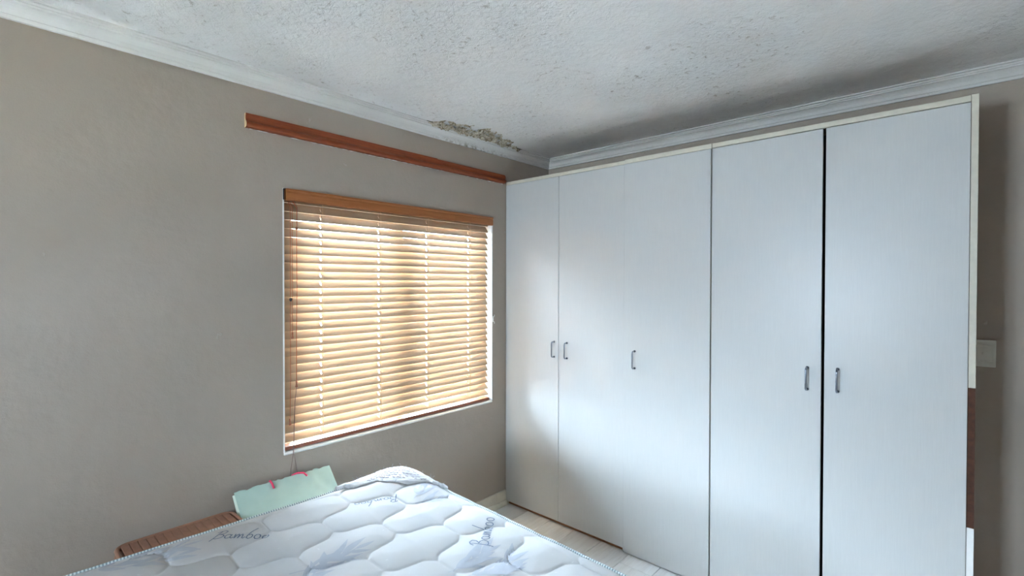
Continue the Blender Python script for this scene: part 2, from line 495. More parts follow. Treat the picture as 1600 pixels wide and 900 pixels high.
for z0, z1 in ((WZ0, WZ0+.045), (1.872, WZ1)):
    wpart('window_rail', (WX0+.10, WX1-.07, FY0, FY1, z0, z1), M['frame'])
wpart('pane', (WX0+.10, MX-.04, FY0+.015, FY0+.019, WZ0+.045, 1.872), M['glass'], 0)
wpart('pane', (MX+.04, WX1-.07, FY0+.015, FY0+.019, WZ0+.045, 1.872), M['glass'], 0)

fill_win = empty('added_fill_window', (XA0-.12, (VY0+VY1)/2, VZ0), kind='structure')  # unseen window, added as a source of fill daylight
def wpart2(name, d, mat, bev=.003):
    o = mkbox(name, d, mat, None, bev); o.parent = fill_win; o.location = Vector(o.location) - fill_win.location
GX0, GX1 = XA0-.14, XA0-.105
wpart2('window_sill', (XA0-.16, XA0+.02, VY0-.03, VY1+.03, VZ0-.02, VZ0), M['white'])
for y0_, y1_ in ((VY0, VY0+.04), ((VY0+VY1)/2-.02, (VY0+VY1)/2+.02), (VY1-.04, VY1)):
    wpart2('window_stile', (GX0, GX1, y0_, y1_, VZ0, VZ1), M['frame'])
for z0_, z1_ in ((VZ0, VZ0+.04), (VZ1-.04, VZ1)):
    for y0_, y1_ in ((VY0+.04, (VY0+VY1)/2-.02), ((VY0+VY1)/2+.02, VY1-.04)):
        wpart2('window_rail', (GX0, GX1, y0_, y1_, z0_, z1_), M['frame'])
for y0_, y1_ in ((VY0+.04, (VY0+VY1)/2-.02), ((VY0+VY1)/2+.02, VY1-.04)):
    wpart2('pane', (GX0+.015, GX0+.019, y0_, y1_, VZ0+.04, VZ1-.04), M['glass'], 0)

# the yard outside
bm = bmesh.new(); box(bm, -9, 9, -8, 9, -.30, -.141); struct(obj('yard_paving', bm, M['concrete']))

# ------------------------------------------------------------------ venetian blind
blind = empty('venetian_blind', (1.675, YA+.035, .752),
              label='honey brown wooden venetian blind lowered over the window', cat='blind')
BO = Vector(blind.location)
def bpart(name, bm, mat, smooth=False, parent=None):
    o = obj(name, bm, mat, parent or blind, smooth)
    return o
def bb(name, d, mat, bev=.0015, parent=None):
    bm = bmesh.new()
    box(bm, d[0]-BO.x, d[1]-BO.x, d[2]-BO.y, d[3]-BO.y, d[4]-BO.z, d[5]-BO.z, bev, 2 if bev > .002 else 1)
    return bpart(name, bm, mat)
# valance board with a shallow moulding, metal headrail behind it
bm = bmesh.new()
VP = [(0, 1.932), (.010, 1.932), (.014, 1.936), (.014, 1.966), (.012, 1.970), (.012, 1.974), (.016, 1.978), (.016, 1.9865), (0, 1.9865)]
extrude_profile(bm, VP, lambda o, z: (.992-BO.x, YA-.000-o-BO.y, z-BO.z), lambda o, z: (2.366-BO.x, YA-.000-o-BO.y, z-BO.z))
bpart('valance', bm, M['valance'])
bb('headrail', (.985, 2.366, YA+.005, YA+.058, 1.935, 1.984), M['valance'])
bb('end_bracket', (.979, .9845, YA-.004, YA+.06, 1.934, 1.986), M['dark'], .001)
LX = (1.178, 1.511, 1.840, 2.180)
SX0, SX1 = .992, 2.352
TILT = R(57.3)
def slat_bm():
    """one slat about its own middle: 50 mm wide, thin, lightly crowned, a routed cord slot at every ladder"""
    xs = [SX0-1.675]
    for x in LX: xs += [x-.0032-1.675, x+.0032-1.675]
    xs.append(SX1-1.675)
    ws = [-.025, -.0225, -.0095, .0095, .0225, .025]
    crown = lambda v: .0016*(1-(v/.025)**2)
    bm = bmesh.new(); top = {}; bot = {}
    for i, x in enumerate(xs):
        for j, v in enumerate(ws):
            e = .0006 if j in (0, 5) else .0013
            top[i, j] = bm.verts.new((x, v, crown(v)+e)); bot[i, j] = bm.verts.new((x, v, crown(v)-e))
    nx, nw = len(xs), len(ws)
    hole = lambda i, j: (i % 2 == 1) and j == 2
    for i in range(nx-1):
        for j in range(nw-1):
            if hole(i, j):
                for a, b in (((i, j), (i+1, j)), ((i+1, j), (i+1, j+1)), ((i+1, j+1), (i, j+1)), ((i, j+1), (i, j))):
                    bm.faces.new((top[a], top[b], bot[b], bot[a]))
                continue
            bm.faces.new((top[i, j], top[i+1, j], top[i+1, j+1], top[i, j+1]))
            bm.faces.new((bot[i, j], bot[i, j+1], bot[i+1, j+1], bot[i+1, j]))
    for i in range(nx-1):
        bm.faces.new((top[i, 0], bot[i, 0], bot[i+1, 0], top[i+1, 0]))
        bm.faces.new((top[i, nw-1], top[i+1, nw-1], bot[i+1, nw-1], bot[i, nw-1]))
    for j in range(nw-1):
        bm.faces.new((top[0, j], top[0, j+1], bot[0, j+1], bot[0, j]))
        bm.faces.new((top[nx-1, j], bot[nx-1, j], bot[nx-1, j+1], top[nx-1, j+1]))
    return bm
YS = YA+.036
NS = 29
ZL0, ZL1 = 1.926, .790        # room-side edges of the top and bottom slats
dz = (ZL0-ZL1)/(NS-1)
first = None; slat_z = []
for i in range(NS):
    tl = TILT + R(rnd.uniform(-1.3, 1.3))
    if i >= NS-3: tl = R((51, 44, 34)[i-NS+3])
    zl = ZL0 - i*dz
    zc = zl + .025*math.sin(tl)
    slat_z.append(zc)
    if first is None:
        o = first = bpart('slat', slat_bm(), M['slat'])
    else:
        o = bpy.data.objects.new('slat', first.data); link(o, blind)
    o.location = (rnd.uniform(-.0012, .0012), YS-BO.y, zc-BO.z)
    o.rotation_euler = (tl, 0, R(rnd.uniform(-.06, .06)))
bb('bottom_rail', (SX0-.001, SX1+.001, YS-.026, YS+.026, .7525, .7705), M['railwood'], .0025)
for x in LX:
    bm = bmesh.new()
    yf, yb = YS-.0255, YS+.0255
    for yy in (yf, yb): tube(bm, [(x-BO.x, yy-BO.y, .77-BO.z), (x-BO.x, yy-BO.y, 1.936-BO.z)], .0007, 5)
    for zc in slat_z[:-1]:
        tube(bm, [(x+.004-BO.x, yf-BO.y, zc-.0225-BO.z), (x+.004-BO.x, yb-BO.y, zc+.0185-BO.z)], .0005, 4)
    bpart('ladder_string', bm, M['ladder'])
    bm = bmesh.new(); tube(bm, [(x-BO.x, YS-BO.y, .765-BO.z), (x-BO.x, YS-BO.y, 1.938-BO.z)], .0009, 5)
    bpart('lift_cord', bm, M['ladder'])

def tassel_bm(p):
    bm = bmesh.new()
    lathe(bm, [(.0025, .030), (.0042, .028), (.0040, .020), (.0034, .014), (.0058, .003), (.0062, 0), (.003, -.001)], 10, p)
    return bm
YC = YA-.022
def pull(name, pts, mat, tas=None, r=.0011):
    bm = bmesh.new(); tube(bm, [(p[0]-BO.x, p[1]-BO.y, p[2]-BO.z) for p in pts], r, 6)
    o = bpart(name, bm, mat)
    if tas: bpart('tassel', tassel_bm((tas[0]-BO.x, tas[1]-BO.y, tas[2]-BO.z)), M['tassel'], True, o)
    return o
pull('pull_cord', [(1.0045, YA+.01, 1.934), (1.003, YC, 1.90), (1.003, YC, 1.6), (1.002, YC, 1.1), (.999, YC, .905)], M['cord'], (.999, YC, .880))
pull('pull_cord', [(1.011, YA+.01, 1.934), (1.013, YC, 1.90), (1.013, YC, 1.6), (1.012, YC, 1.315)], M['cord'], (1.012, YC, 1.285))
pull('pull_cord', [(1.028, YA+.01, 1.934), (1.034, YC, 1.90), (1.0335, YC-.001, 1.83), (1.033, YC, 1.80), (1.033, YC-.002, 1.5), (1.031, YC, 1.3), (1.030, YC, 1.083)], M['cord'], (1.030, YC, 1.054), .0015)
pull('pull_cord', [(1.038, YA+.01, 1.934), (1.037, YC, 1.90), (1.034, YC-.002, 1.80)], M['cordpale'])
bm = bmesh.new(); lathe(bm, [(.002, .012), (.006, .009), (.007, .003), (.004, -.002)], 10, (1.033-BO.x, YC-BO.y, 1.798-BO.z)); bpart('cord_knot', bm, M['tassel'], True)
bm = bmesh.new(); lathe(bm, [(.002, .009), (.0065, .006), (.0075, .001), (.005, -.006), (.002, -.009)], 10, (1.003-BO.x, YC-BO.y-.003, 1.468-BO.z)); bpart('cord_bead', bm, M['dark'], True)
YD = YA-.0085
pull('lift_loop', [(1.030, YC, 1.055), (1.028, YD, .98), (1.021, YD, .80), (1.019, YD, .735), (1.008, YD, .665), (1.006, YD, .632)], M['cordpale'])
pull('lift_loop', [(1.0305, YC-.001, 1.055), (1.029, YD, .98), (1.023, YD, .80), (1.022, YD, .735), (1.034, YD, .672), (1.039, YD, .634)], M['cordpale'])
# clip that holds the bottom cord at the right reveal
clip = empty('cord_cleat', (2.377, YA, 1.30), label='small white cord cleat on the wall at the right edge of the window', cat='cleat')
bm = bmesh.new(); box(bm, -.006, .006, -.005, 0, -.020, .020, .002)
obj('base_plate', bm, M['white'], clip)
for sg in (-1, 1):
    bm = bmesh.new(); tube(bm, [(0, -.004, sg*.014), (0, -.014, sg*.018), (0, -.017, sg*.026), (0, -.014, sg*.030)], .0022, 6)
    obj('horn', bm, M['white'], clip, True)

# ------------------------------------------------------------------ curtain pelmet rail
rail = empty('curtain_rail', (.815, YA, 2.23), label='long cherry stained wooden curtain rail on the wall above the blind', cat='curtain rail')
RP = [(0, 0), (.010, 0), (.018, .003), (.0225, .009), (.0235, .016), (.021, .023), (.016, .028), (.0125, .033), (.011, .040), (.0115, .050), (.014, .058), (.014, .0625), (0, .0625)]
def rail_piece(x0, x1, sc, name):
    bm = bmesh.new()
    xs = [(x0, 1.0)]
    xs.append((x1-.020, 1.0)) if sc < 1 else xs.append((x1, 1.0))
    if sc < 1:
        for k in range(1, 7):
            a = k/6*math.pi/2; xs.append((x1-.020+.020*math.sin(a), max(.25, math.cos(a))))
    rings = []
    for x, k in xs:
        rings.append([bm.verts.new((x-.815, -o*sc*(.4+.6*k if k < 1 else 1), .031*(1-k) + z*k*(.945 if sc < 1 else 1))) for o, z in RP])
    n = len(RP)
    for A, B in zip(rings, rings[1:]):
        for k in range(n): bm.faces.new((A[k], A[(k+1) % n], B[(k+1) % n], B[k]))
    bm.faces.new(rings[0][::-1]); bm.faces.new(rings[-1])
    return obj(name, bm, M['cherry'], rail)
rail_piece(.8152, 1.888, 1.0, 'rail_section')
rail_piece(1.888, 2.497, .97, 'rail_section')
bm = bmesh.new()
vs = [bm.verts.new((-.0008, -o, z)) for o, z in RP]; vs2 = [bm.verts.new((.0002, -o, z)) for o, z in RP]
bm.faces.new(vs); bm.faces.new(vs2[::-1])
for k in range(len(RP)): bm.faces.new((vs[k], vs2[k], vs2[(k+1) % len(RP)], vs[(k+1) % len(RP)]))
e = obj('end_cut', bm, M['endgrain'], rail); e['label'] = 'pale raw sawn end'

bm = bmesh.new(); rg = random.Random(5)
N_ = 120
tube(bm, [(.02+1.64*k/N_, -.0015, -.0012+rg.uniform(-.0012, .0004)) for k in range(N_+1)], [max(.0002, rg.uniform(-.0022, .0026)) for k in range(N_+1)], 6)
c_ = obj('filler_bead', bm, M['white'], rail); c_['label'] = 'broken white filler bead under the rail'

# ------------------------------------------------------------------ wardrobes
XF = 2.5
def handle_bm():
    bm = bmesh.new(); h = .048; d = .030; c = .010
    pts = [(0, 0, -h), (-d+c, 0, -h)]
    for k in range(1, 6):
        a = k/6*math.pi/2; pts.append((-d+c-c*math.sin(a), 0, -h+c-c*math.cos(a)))
    pts += [(-d, 0, -h+c), (-d, 0, h-c)]
    for k in range(1, 6):
        a = k/6*math.pi/2; pts.append((-d+c-c*math.cos(a), 0, h-c+c*math.sin(a)))
    pts += [(-d+c, 0, h), (0, 0, h)]
    tube(bm, pts, .0042, 10)
    for z in (-h, h): 
        tube(bm, [(-.003, 0, z), (0, 0, z)], .0068, 10)
    return bm
hmesh = None
def wardrobe(name, label, y0, y1, doors, xf, zb, left_side=True, right_side=True, fas=(2.2255, 2.245)):
    """y1 is the side towards the window; doors = [(ya, yb, handle_y)]"""
    global hmesh
    t = empty(name, (XB-.245, (y0+y1)/2, 0), label=label, cat='wardrobe', group='white built in wardrobe units')
    o0 = Vector(t.location)
    def p(nm, d, mat, bev=.0012, par=None, org=None):
        o = mkbox(nm, d, mat, None, bev, org=org); o.location = Vector(o.location) - o0; o.parent = par or t
        return o
    xb = xf+.018
    p('side_panel', (xb, XB-.003, y1-.016, y1-.0005, .0, 2.243), M['carcass'])
    p('side_panel', (xb, XB-.003, y0+.0005, y0+.016, .0, 2.243), M['carcass'])
    p('top_panel', (xb, XB-.003, y0+.016, y1-.016, 2.227, 2.243), M['topboard'])
    p('back_panel', (XB-.012, XB-.003, y0+.016, y1-.016, 0, 2.227), M['carcass'], 0)
    p('plinth', (xb+.001, xb+.018, y0+.016, y1-.016, 0, .05), M['plinth'])
    p('fascia', (xf+.003, xb, y0+.0005, y1-.0005, fas[0], fas[1]), M['cream'], .0015)
    for ya, yb, hy, ha in doors:
        d = p('door', (xf, xf+.0165, ya, yb, zb, 2.2215), M['door'], .0012)
        if hmesh is None:
            h = obj('handle', handle_bm(), M['chrome'], None, True); hmesh = h.data
        else:
            h = link(bpy.data.objects.new('handle', hmesh))
        h.parent = d
        h.location = Vector((xf, hy, ha)) - o0 - Vector(d.location)
    return t, p
wardrobe('wardrobe', 'white two door wardrobe unit in the corner beside the window', 1.400, 2.324,
         [(1.867, 2.322, 1.899, 1.122), (1.4015, 1.8645, 1.799, 1.122)], XF+.004, .024, fas=(2.2235, 2.2455))
wardrobe('wardrobe', 'narrow white single door wardrobe unit in the middle of the row', .911, 1.3995,
         [(.9145, 1.3985, 1.3295, 1.116)], XF-.002, .006, fas=(2.2235, 2.2485))
t3, p3 = wardrobe('wardrobe', 'white two door wardrobe unit with dark gap between doors, right end of row', -.0395, .9105,
         [(.4325, .9075, .485, 1.124), (-.0385, .4205, .3705, 1.130)], XF-.001, .006, fas=(2.2255, 2.2485))
p3('gap_shade_board', (XF+.14, XF+.156, .395, .455, .05, 2.227), M['black'], 0)  # added black board, stands in for the shade inside the door gap
# end panel of the row, its edging torn away in the middle
ex0, ex1 = -.0605, -.0400
p3('end_panel', (XF+.004, XB-.003, ex0, ex1, 0, 2.249), M['bare'], 0)
o = p3('edge_strip', (XF+.0005, XF+.004, ex0, ex1, 1.158, 2.2495), M['cream'], .0008); o['label'] = 'cream edging, upper length'
o = p3('edge_strip', (XF+.0005, XF+.004, ex0, ex1, .0, .632), M['white'], .0008); o['label'] = 'white edging, lower length'

# light switch on the wall past the wardrobes
sw = empty('light_switch', (XB, -.099, 1.182), label='ivory light switch plate on the wall right of the wardrobe', cat='light switch')
bm = bmesh.new(); box(bm, -.009, 0, -.036, .036, 0, .118, .003, 2); obj('plate', bm, M['switch'], sw)
bm = bmesh.new(); box(bm, -.0115, -.008, -.027, .027, .024, .094, .0015); obj('cover_insert', bm, M['switch'], sw)
bm = bmesh.new(); box(bm, -.0155, -.011, -.0075, .0075, .053, .066, .0025, 2); obj('rocker', bm, M['switch'], sw)

# ------------------------------------------------------------------ mattress on a divan base
PHI = R(-2.3)
MC = (1.402, 1.975)
ML, MW, MZ = 1.88, 1.37, .655      # length along the window wall, width, height of the top seam line
bed = empty('divan_base', (MC[0], MC[1], 0), PHI, 'dark grey cloth divan bed base under the mattress', 'bed base')
bm = bmesh.new(); box(bm, -ML+.015, -.015, -MW+.015, -.015, .09, .375, .012, 2); obj('base_box', bm, M['divan'], bed)
for p, q in ((-.12, -.12), (-.12, -MW+.12), (-ML+.12, -.12), (-ML+.12, -MW+.12)):
    bm = bmesh.new(); lathe(bm, [(.022, 0), (.025, .004), (.030, .091)], 14, (p, q, 0)); obj('leg', bm, M['dark'], bed)

mat = empty('mattress', (MC[0], MC[1], .376), PHI, 'white quilted mattress printed with bamboo leaves on the bed base', 'mattress')
HZ = MZ-.376
RC = .13
# quilting: a net of soft hexagons
BX, BY = .308, .340
OX, OY = -.3636, -.2928
def hex_edges():
    e = []
    hw, vh = BX/2, .045
    for s in (1, -1):
        a = [(-hw, s*vh), (-hw+.030, s*(vh+.032)), (-.032, s*(.125-.034)), (0, s*.125)]
        b = [(0, s*.125), (.032, s*(.125-.006)), (hw-.034, s*(vh+.026)), (hw, s*vh)]
        # each sloping edge is an S: steep, nearly level, steep
        a = [(-hw, s*vh), (-hw+.018, s*(vh+.022)), (-hw+.034, s*(vh+.031)), (-hw+.118, s*(vh+.044)), (-.018, s*.103), (0, s*.125)]
        b = [(0, s*.125), (.018, s*.103), (.036, s*(.125-.033)), (hw-.036, s*(vh+.034)), (hw-.018, s*(vh+.022)), (hw, s*vh)]
        for poly in (a, b): e += list(zip(poly, poly[1:]))
    e += [((-hw, -vh), (-hw, vh)), ((hw, -vh), (hw, vh))]
    return np.array(e)
HE = hex_edges()
def quilt_dist(p, q):
    u = (p-OX); v = (q-OY)
    # nearest lattice centre by testing the two sublattices
    def red(du, dv):
        uu = u-du; vv = v-dv
        uu = uu - np.round(uu/BX)*BX; vv = vv - np.round(vv/BY)*BY
        return uu, vv
    u1, v1 = red(0, 0); u2, v2 = red(BX/2, BY/2)
    d = np.full(p.shape, 9.0)
    for uu, vv in ((u1, v1), (u2, v2)):
        for (a, b) in HE:
            ab = b-a; l2 = ab@ab
            tt = np.clip(((uu-a[0])*ab[0] + (vv-a[1])*ab[1])/l2, 0, 1)
            dd = np.hypot(uu-a[0]-tt*ab[0], vv-a[1]-tt*ab[1]); d = np.minimum(d, dd)
    return d
def edge_dist(p, q):
    """distance inside the rounded rectangle outline"""
    cx, cy = -ML/2, -MW/2
    ax = np.abs(p-cx)-(ML/2-RC); ay = np.abs(q-cy)-(MW/2-RC)
    sd = np.hypot(np.maximum(ax, 0), np.maximum(ay, 0)) + np.minimum(np.maximum(ax, ay), 0) - RC
    return np.maximum(-sd, 0)
def top_z(p, q):
    p = np.asarray(p, float); q = np.asarray(q, float)
    d = quilt_dist(p, q); e = edge_dist(p, q)
    puff = .0040*(1-np.exp(-d/.0040)) + .0085*np.sin(np.minimum(d/.10, 1)*math.pi/2)
    roll = -.009*np.clip(1-e/.035, 0, 1)**2
    corner = .022*np.exp(-((p+.07)**2 + (q+.07)**2)/.17**2)
    return HZ - .010 + puff*np.clip(.15+e/.06, 0, 1) + roll + corner
nx, ny = 430, 312
us = np.linspace(-1, 1, nx+1); vsn = np.linspace(-1, 1, ny+1)
U, V = np.meshgrid(us, vsn, indexing='ij')
P = U*ML/2; Q = V*MW/2
sx = np.sign(P); sy = np.sign(Q)
a = (np.abs(P)-(ML/2-RC))/RC; b = (np.abs(Q)-(MW/2-RC))/RC
m = (a > 0) & (b > 0)
hyp = np.hypot(a, b); k = np.where(m, np.maximum(a, b)/np.where(hyp == 0, 1, hyp), 1)
P = np.where(m, sx*((ML/2-RC) + a*k*RC), P); Q = np.where(m, sy*((MW/2-RC) + b*k*RC), Q)
P = P-ML/2; Q = Q-MW/2
Z = top_z(P, Q)
co = np.stack([P, Q, Z], -1).reshape(-1, 3)
idx = np.arange((nx+1)*(ny+1)).reshape(nx+1, ny+1)
fc = np.stack([idx[:-1, :-1], idx[1:, :-1], idx[1:, 1:], idx[:-1, 1:]], -1).reshape(-1, 4)
me = bpy.data.meshes.new('quilted_top')
me.vertices.add(len(co)); me.vertices.foreach_set('co', co.ravel())
me.loops.add(fc.size); me.loops.foreach_set('vertex_index', fc.ravel())
me.polygons.add(len(fc)); me.polygons.foreach_set('loop_start', np.arange(0, fc.size, 4)); 
me.polygons.foreach_set('use_smooth', np.ones(len(fc), bool)); me.update(calc_edges=True)
me.materials.append(M['quilt'])
link(bpy.data.objects.new('quilted_top', me), mat)

def outline(n_arc=14, off=0.0, step=.06):
    r = RC+off; pts = []
    for cx, cy, a0 in ((-RC, -RC, 0), (-ML+RC, -RC, 90), (-ML+RC, -MW+RC, 180), (-RC, -MW+RC, 270)):
        for k in range(n_arc+1):
            t = R(a0 + 90*k/n_arc); pts.append((cx+r*math.cos(t), cy+r*math.sin(t)))
    return pts
OUT = outline()
bm = bmesh.new(); tp = float(HZ-.030)
levels = [(0, .004), (.012, 0.0), (.05, .006), (tp*.5, .010), (tp-.05, .006), (tp-.012, 0), (tp+.004, -.001)]
rings = []
for z, off in levels:
    rings.append([bm.verts.new((p[0], p[1], z)) for p in outline(off=off)])
n = len(OUT)
for A, B in zip(rings, rings[1:]):
    for k in range(n):
        f = bm.faces.new((A[k], A[(k+1) % n], B[(k+1) % n], B[k])); f.smooth = True
bm.faces.new(rings[0][::-1])
obj('side_border', bm, M['ticking'], mat)
def dense(pts, step):
    out = []
    for i, p in enumerate(pts):
        q = pts[(i+1) % len(pts)]; d = math.hypot(q[0]-p[0], q[1]-p[1]); m_ = max(1, int(d/step))
        for k in range(m_): out.append((p[0]+(q[0]-p[0])*k/m_, p[1]+(q[1]-p[1])*k/m_))
    return out
pin = dense(outline(off=-.002), .05)
pz = top_z(np.array([p[0] for p in pin])*1.0, np.array([p[1] for p in pin])*1.0)
bm = bmesh.new(); tube(bm, [(p[0], p[1], float(z)+.0030) for p, z in zip(pin, pz)], .0050, 8, closed=True, uvscale=2*math.pi/20/.0090)
pt = obj('piping', bm, M['piping'], mat); pt['label'] = 'stitched grey green edge tape'
bm = bmesh.new(); tube(bm, [(p[0], p[1], .0085) for p in pin], .0062, 8, closed=True, uvscale=2*math.pi/20/.0115)
obj('piping', bm, M['piping'], mat)

# printed decoration that follows the quilted surface
def ribbon_mesh(polys, wid, lift=.0007, step=.003):
    vs = []; fs = []
    for poly in polys:
        pts = [np.array(poly[0], float)]
        for a_, b_ in zip(poly, poly[1:]):
            a_ = np.array(a_, float); b_ = np.array(b_, float); m_ = max(1, int(np.hypot(*(b_-a_))/step))
            for k in range(1, m_+1): pts.append(a_+(b_-a_)*k/m_)
        pts = np.array(pts)
        if len(pts) < 2: continue
        t = np.gradient(pts, axis=0); t /= np.maximum(np.hypot(t[:, 0], t[:, 1]), 1e-9)[:, None]
        nrm = np.stack([-t[:, 1], t[:, 0]], -1)*wid/2
        l, r_ = pts+nrm, pts-nrm
        zl, zr = top_z(l[:, 0], l[:, 1]), top_z(r_[:, 0], r_[:, 1]); zz = np.maximum(zl, zr)+lift
        base = len(vs)
        for i in range(len(pts)):
            vs.append((l[i, 0], l[i, 1], float(max(zl[i], zz[i]-.002)+lift))); vs.append((r_[i, 0], r_[i, 1], float(max(zr[i], zz[i]-.002)+lift)))
        for i in range(len(pts)-1):
            a_ = base+2*i; fs.append((a_, a_+1, a_+3, a_+2))
    return vs, [], fs
def arc(cx, cy, rx, ry, a0, a1, n=9, sl=0):
    return [(cx+rx*math.cos(R(a0+(a1-a0)*k/n)) + sl*ry*math.sin(R(a0+(a1-a0)*k/n)), cy+ry*math.sin(R(a0+(a1-a0)*k/n))) for k in range(n+1)]
def bamboo_word():
    w_ = []
    # B: leaning stem that dips below the line, two bowls
    w_.append([(-.12, -.55), (.08, .3), (.34, 1.75)])
    w_.append([(-.05, 1.45), (.2, 1.80), (.62, 1.95), (.95, 1.72), (.85, 1.30), (.45, 1.0), (.32, .95), (.75, .90), (.98, .55), (.75, .12), (.35, -.02), (.0, .05)])
    # a
    w_.append(arc(1.45, .42, .30, .42, 40, 320) + [(1.72, .15), (1.78, .8), (1.74, .2), (1.95, .02), (2.1, .25)])
    # m
    w_.append([(2.15, .85), (2.25, .0), (2.38, .65), (2.55, .85), (2.62, .5), (2.62, .0), (2.75, .62), (2.92, .84), (3.02, .5), (3.05, .1), (3.2, .02), (3.35, .3)])
    # b with a long ascender
    w_.append([(4.05, 2.25), (3.75, 1.5), (3.50, .55), (3.52, .12), (3.80, -.02), (4.05, .25), (4.05, .62), (3.85, .82), (3.62, .65)])
    # o o
    w_.append(arc(4.62, .42, .32, .42, 90, 450)); w_.append(arc(5.5, .42, .32, .42, 90, 450))
    return w_
def place(polys, org, ang, sc, shx=0):
    c_, s_ = math.cos(ang), math.sin(ang)
    return [[(org[0]+(x*c_-y*s_)*sc, org[1]+(x*s_+y*c_)*sc) for x, y in p] for p in polys]
BW = bamboo_word()
for org, tgt in (((-.843, -.108), (-.702, -.222)), ((-.205, -.258), (-.356, -.188)), ((-.200, -.818), (-.047, -.690))):
    dx, dy = tgt[0]-org[0], tgt[1]-org[1]
    sc = math.hypot(dx, dy)/5.85
    obj('lettering', ribbon_mesh(place(BW, org, math.atan2(dy, dx), sc), .0040, .0017), M['ink'], mat)['label'] = 'slate blue handwritten word'

def leaf_polys(base, ang, ln, wd, bend=0):
    """outline rows of a lance-shaped leaf: list of (left, right) pairs"""
    rows = []; n_ = 9
    for i in range(n_+1):
        t = i/n_; w_ = wd*math.sin(math.pi*min(1, (t*.96+.02)**.75))*.5
        a_ = ang+bend*t; x = base[0]+math.cos(a_)*ln*t; y = base[1]+math.sin(a_)*ln*t
        nx_, ny_ = -math.sin(a_)*w_, math.cos(a_)*w_
        rows.append([(x+nx_*s_, y+ny_*s_) for s_ in (-1, -.33, .33, 1)])
    return rows
def spray(leaves, stems):
    vs, _, fs = ribbon_mesh(stems, .0035, .0005) if stems else ([], [], [])
    for lf in leaves:
        rows = leaf_polys(*lf); base = len(vs)
        for r_ in rows:
            arr = np.array(r_); zz = top_z(arr[:, 0], arr[:, 1])
            for (x, y), z in zip(r_, zz): vs.append((x, y, float(z)+.0008))
        for i in range(len(rows)-1):
            for j in range(3):
                a_ = base+i*4+j; fs.append((a_, a_+1, a_+5, a_+4))
    return vs, [], fs
def auto_spray(root, ang, ln, nl, seed, wide=.020):
    rg = random.Random(seed); stems = []; leaves = []
    pts = []; a_ = ang; p_ = list(root)
    for k in range(10):
        pts.append(tuple(p_)); a_ += rg.uniform(-.06, .06); p_[0] += math.cos(a_)*ln/10; p_[1] += math.sin(a_)*ln/10
    stems.append(pts)
    for k in range(nl):
        i = 2+int(7.4*k/nl); sgn = 1 if k % 2 else -1
        leaves.append((pts[i], ang+sgn*rg.uniform(.35, .85), rg.uniform(.06, .115), wide*rg.uniform(.8, 1.35), sgn*rg.uniform(-.25, .1)))
    leaves.append((pts[-1], a_, .07, wide*.9, 0))
    return leaves, stems
SPR = [((-1.20, -.045), (-.90, -.060), 11, 3), ((-1.10, -.10), (-.93, -.115), 5, 4),
       ((-.735, -.50), (-.50, -.545), 9, 5), ((-.77, -.60), (-.58, -.50), 7, 6),
       ((-.385, -.835), (-.215, -.835), 8, 8), ((-.375, -.89), (-.20, -.94), 9, 9), ((-.30, -.99), (-.16, -.90), 5, 15),
       ((-.165, -.33), (-.055, -.275), 6, 11), ((-.18, -.36), (-.075, -.385), 5, 12), ((-.60, -.98), (-.42, -.88), 7, 13),
       ((-1.22, -.55), (-1.0, -.62), 7, 14)]
for i, (a_, b_, nl, sd) in enumerate(SPR):
    lv, st = auto_spray(a_, math.atan2(b_[1]-a_[1], b_[0]-a_[0]), math.hypot(b_[0]-a_[0], b_[1]-a_[1]), nl, sd)
    obj('leaf_print', spray(lv, st), M['leafink'], mat)

# loose cloth patch over the far corner, with faded print and frayed threads
edge = [(-.345, .002), (-.312, -.030), (-.286, -.067), (-.205, -.096), (-.165, -.148), (-.103, -.215), (-.042, -.250), (-.010, -.292), (.001, -.345)]
def patch_edge(t):
    x = t*(len(edge)-1); i = min(int(x), len(edge)-2); f_ = x-i
    return ((edge[i][0]*(1-f_)+edge[i+1][0]*f_), (edge[i][1]*(1-f_)+edge[i+1][1]*f_))
def corner_edge(t):
    """the outline of the mattress from the left edge round the corner to the right edge"""
    L1, L2 = .345-RC, .345-RC; A_ = math.pi/2*RC; s_ = t*(L1+A_+L2); g = -.003
    if s_ < L1: return (-.345+s_, g)
    if s_ < L1+A_:
        th = math.pi/2-(s_-L1)/RC; return (-RC+(RC+g)*math.cos(th), -RC+(RC+g)*math.sin(th))
    return (g, -RC-(s_-L1-A_))
PN, PM_ = 90, 36
vs = []; fs = []
def patch_z(x, y, s_):
    return float(HZ + .006 + .022*math.exp(-((x+.07)**2+(y+.07)**2)/.17**2) - .009*max(0, 1-float(edge_dist(np.array([x]), np.array([y]))[0])/.045)**2
                 + .007*math.sin(math.pi*min(1, s_))**.5 + .004*noise.fractal(Vector((x*14, y*14, .4)), .6, 2, 3))
for i in range(PN+1):
    t = i/PN; a_ = patch_edge(t); b_ = corner_edge(t)
    for j in range(PM_+1):
        s_ = j/PM_; wob = .006*noise.noise(Vector((t*30, 0, 2)))*(1-s_)
        x = a_[0]*(1-s_)+b_[0]*s_+wob; y = a_[1]*(1-s_)+b_[1]*s_+wob
        zz = patch_z(x, y, s_)
        if j > 0: zz = max(zz, float(top_z(np.array([x]), np.array([y]))[0])+.002)
        else: zz = float(top_z(np.array([x]), np.array([y]))[0])+.0035
        vs.append((x, y, zz))
for i in range(PN):
    for j in range(PM_):
        k = i*(PM_+1)+j; fs.append((k, k+1, k+PM_+2, k+PM_+1))
patch = obj('corner_patch', (vs, [], fs), M['patch'], mat, smooth=True); patch['label'] = 'loose white printed cloth over the far corner'
pv = np.array(vs).reshape(PN+1, PM_+1, 3)
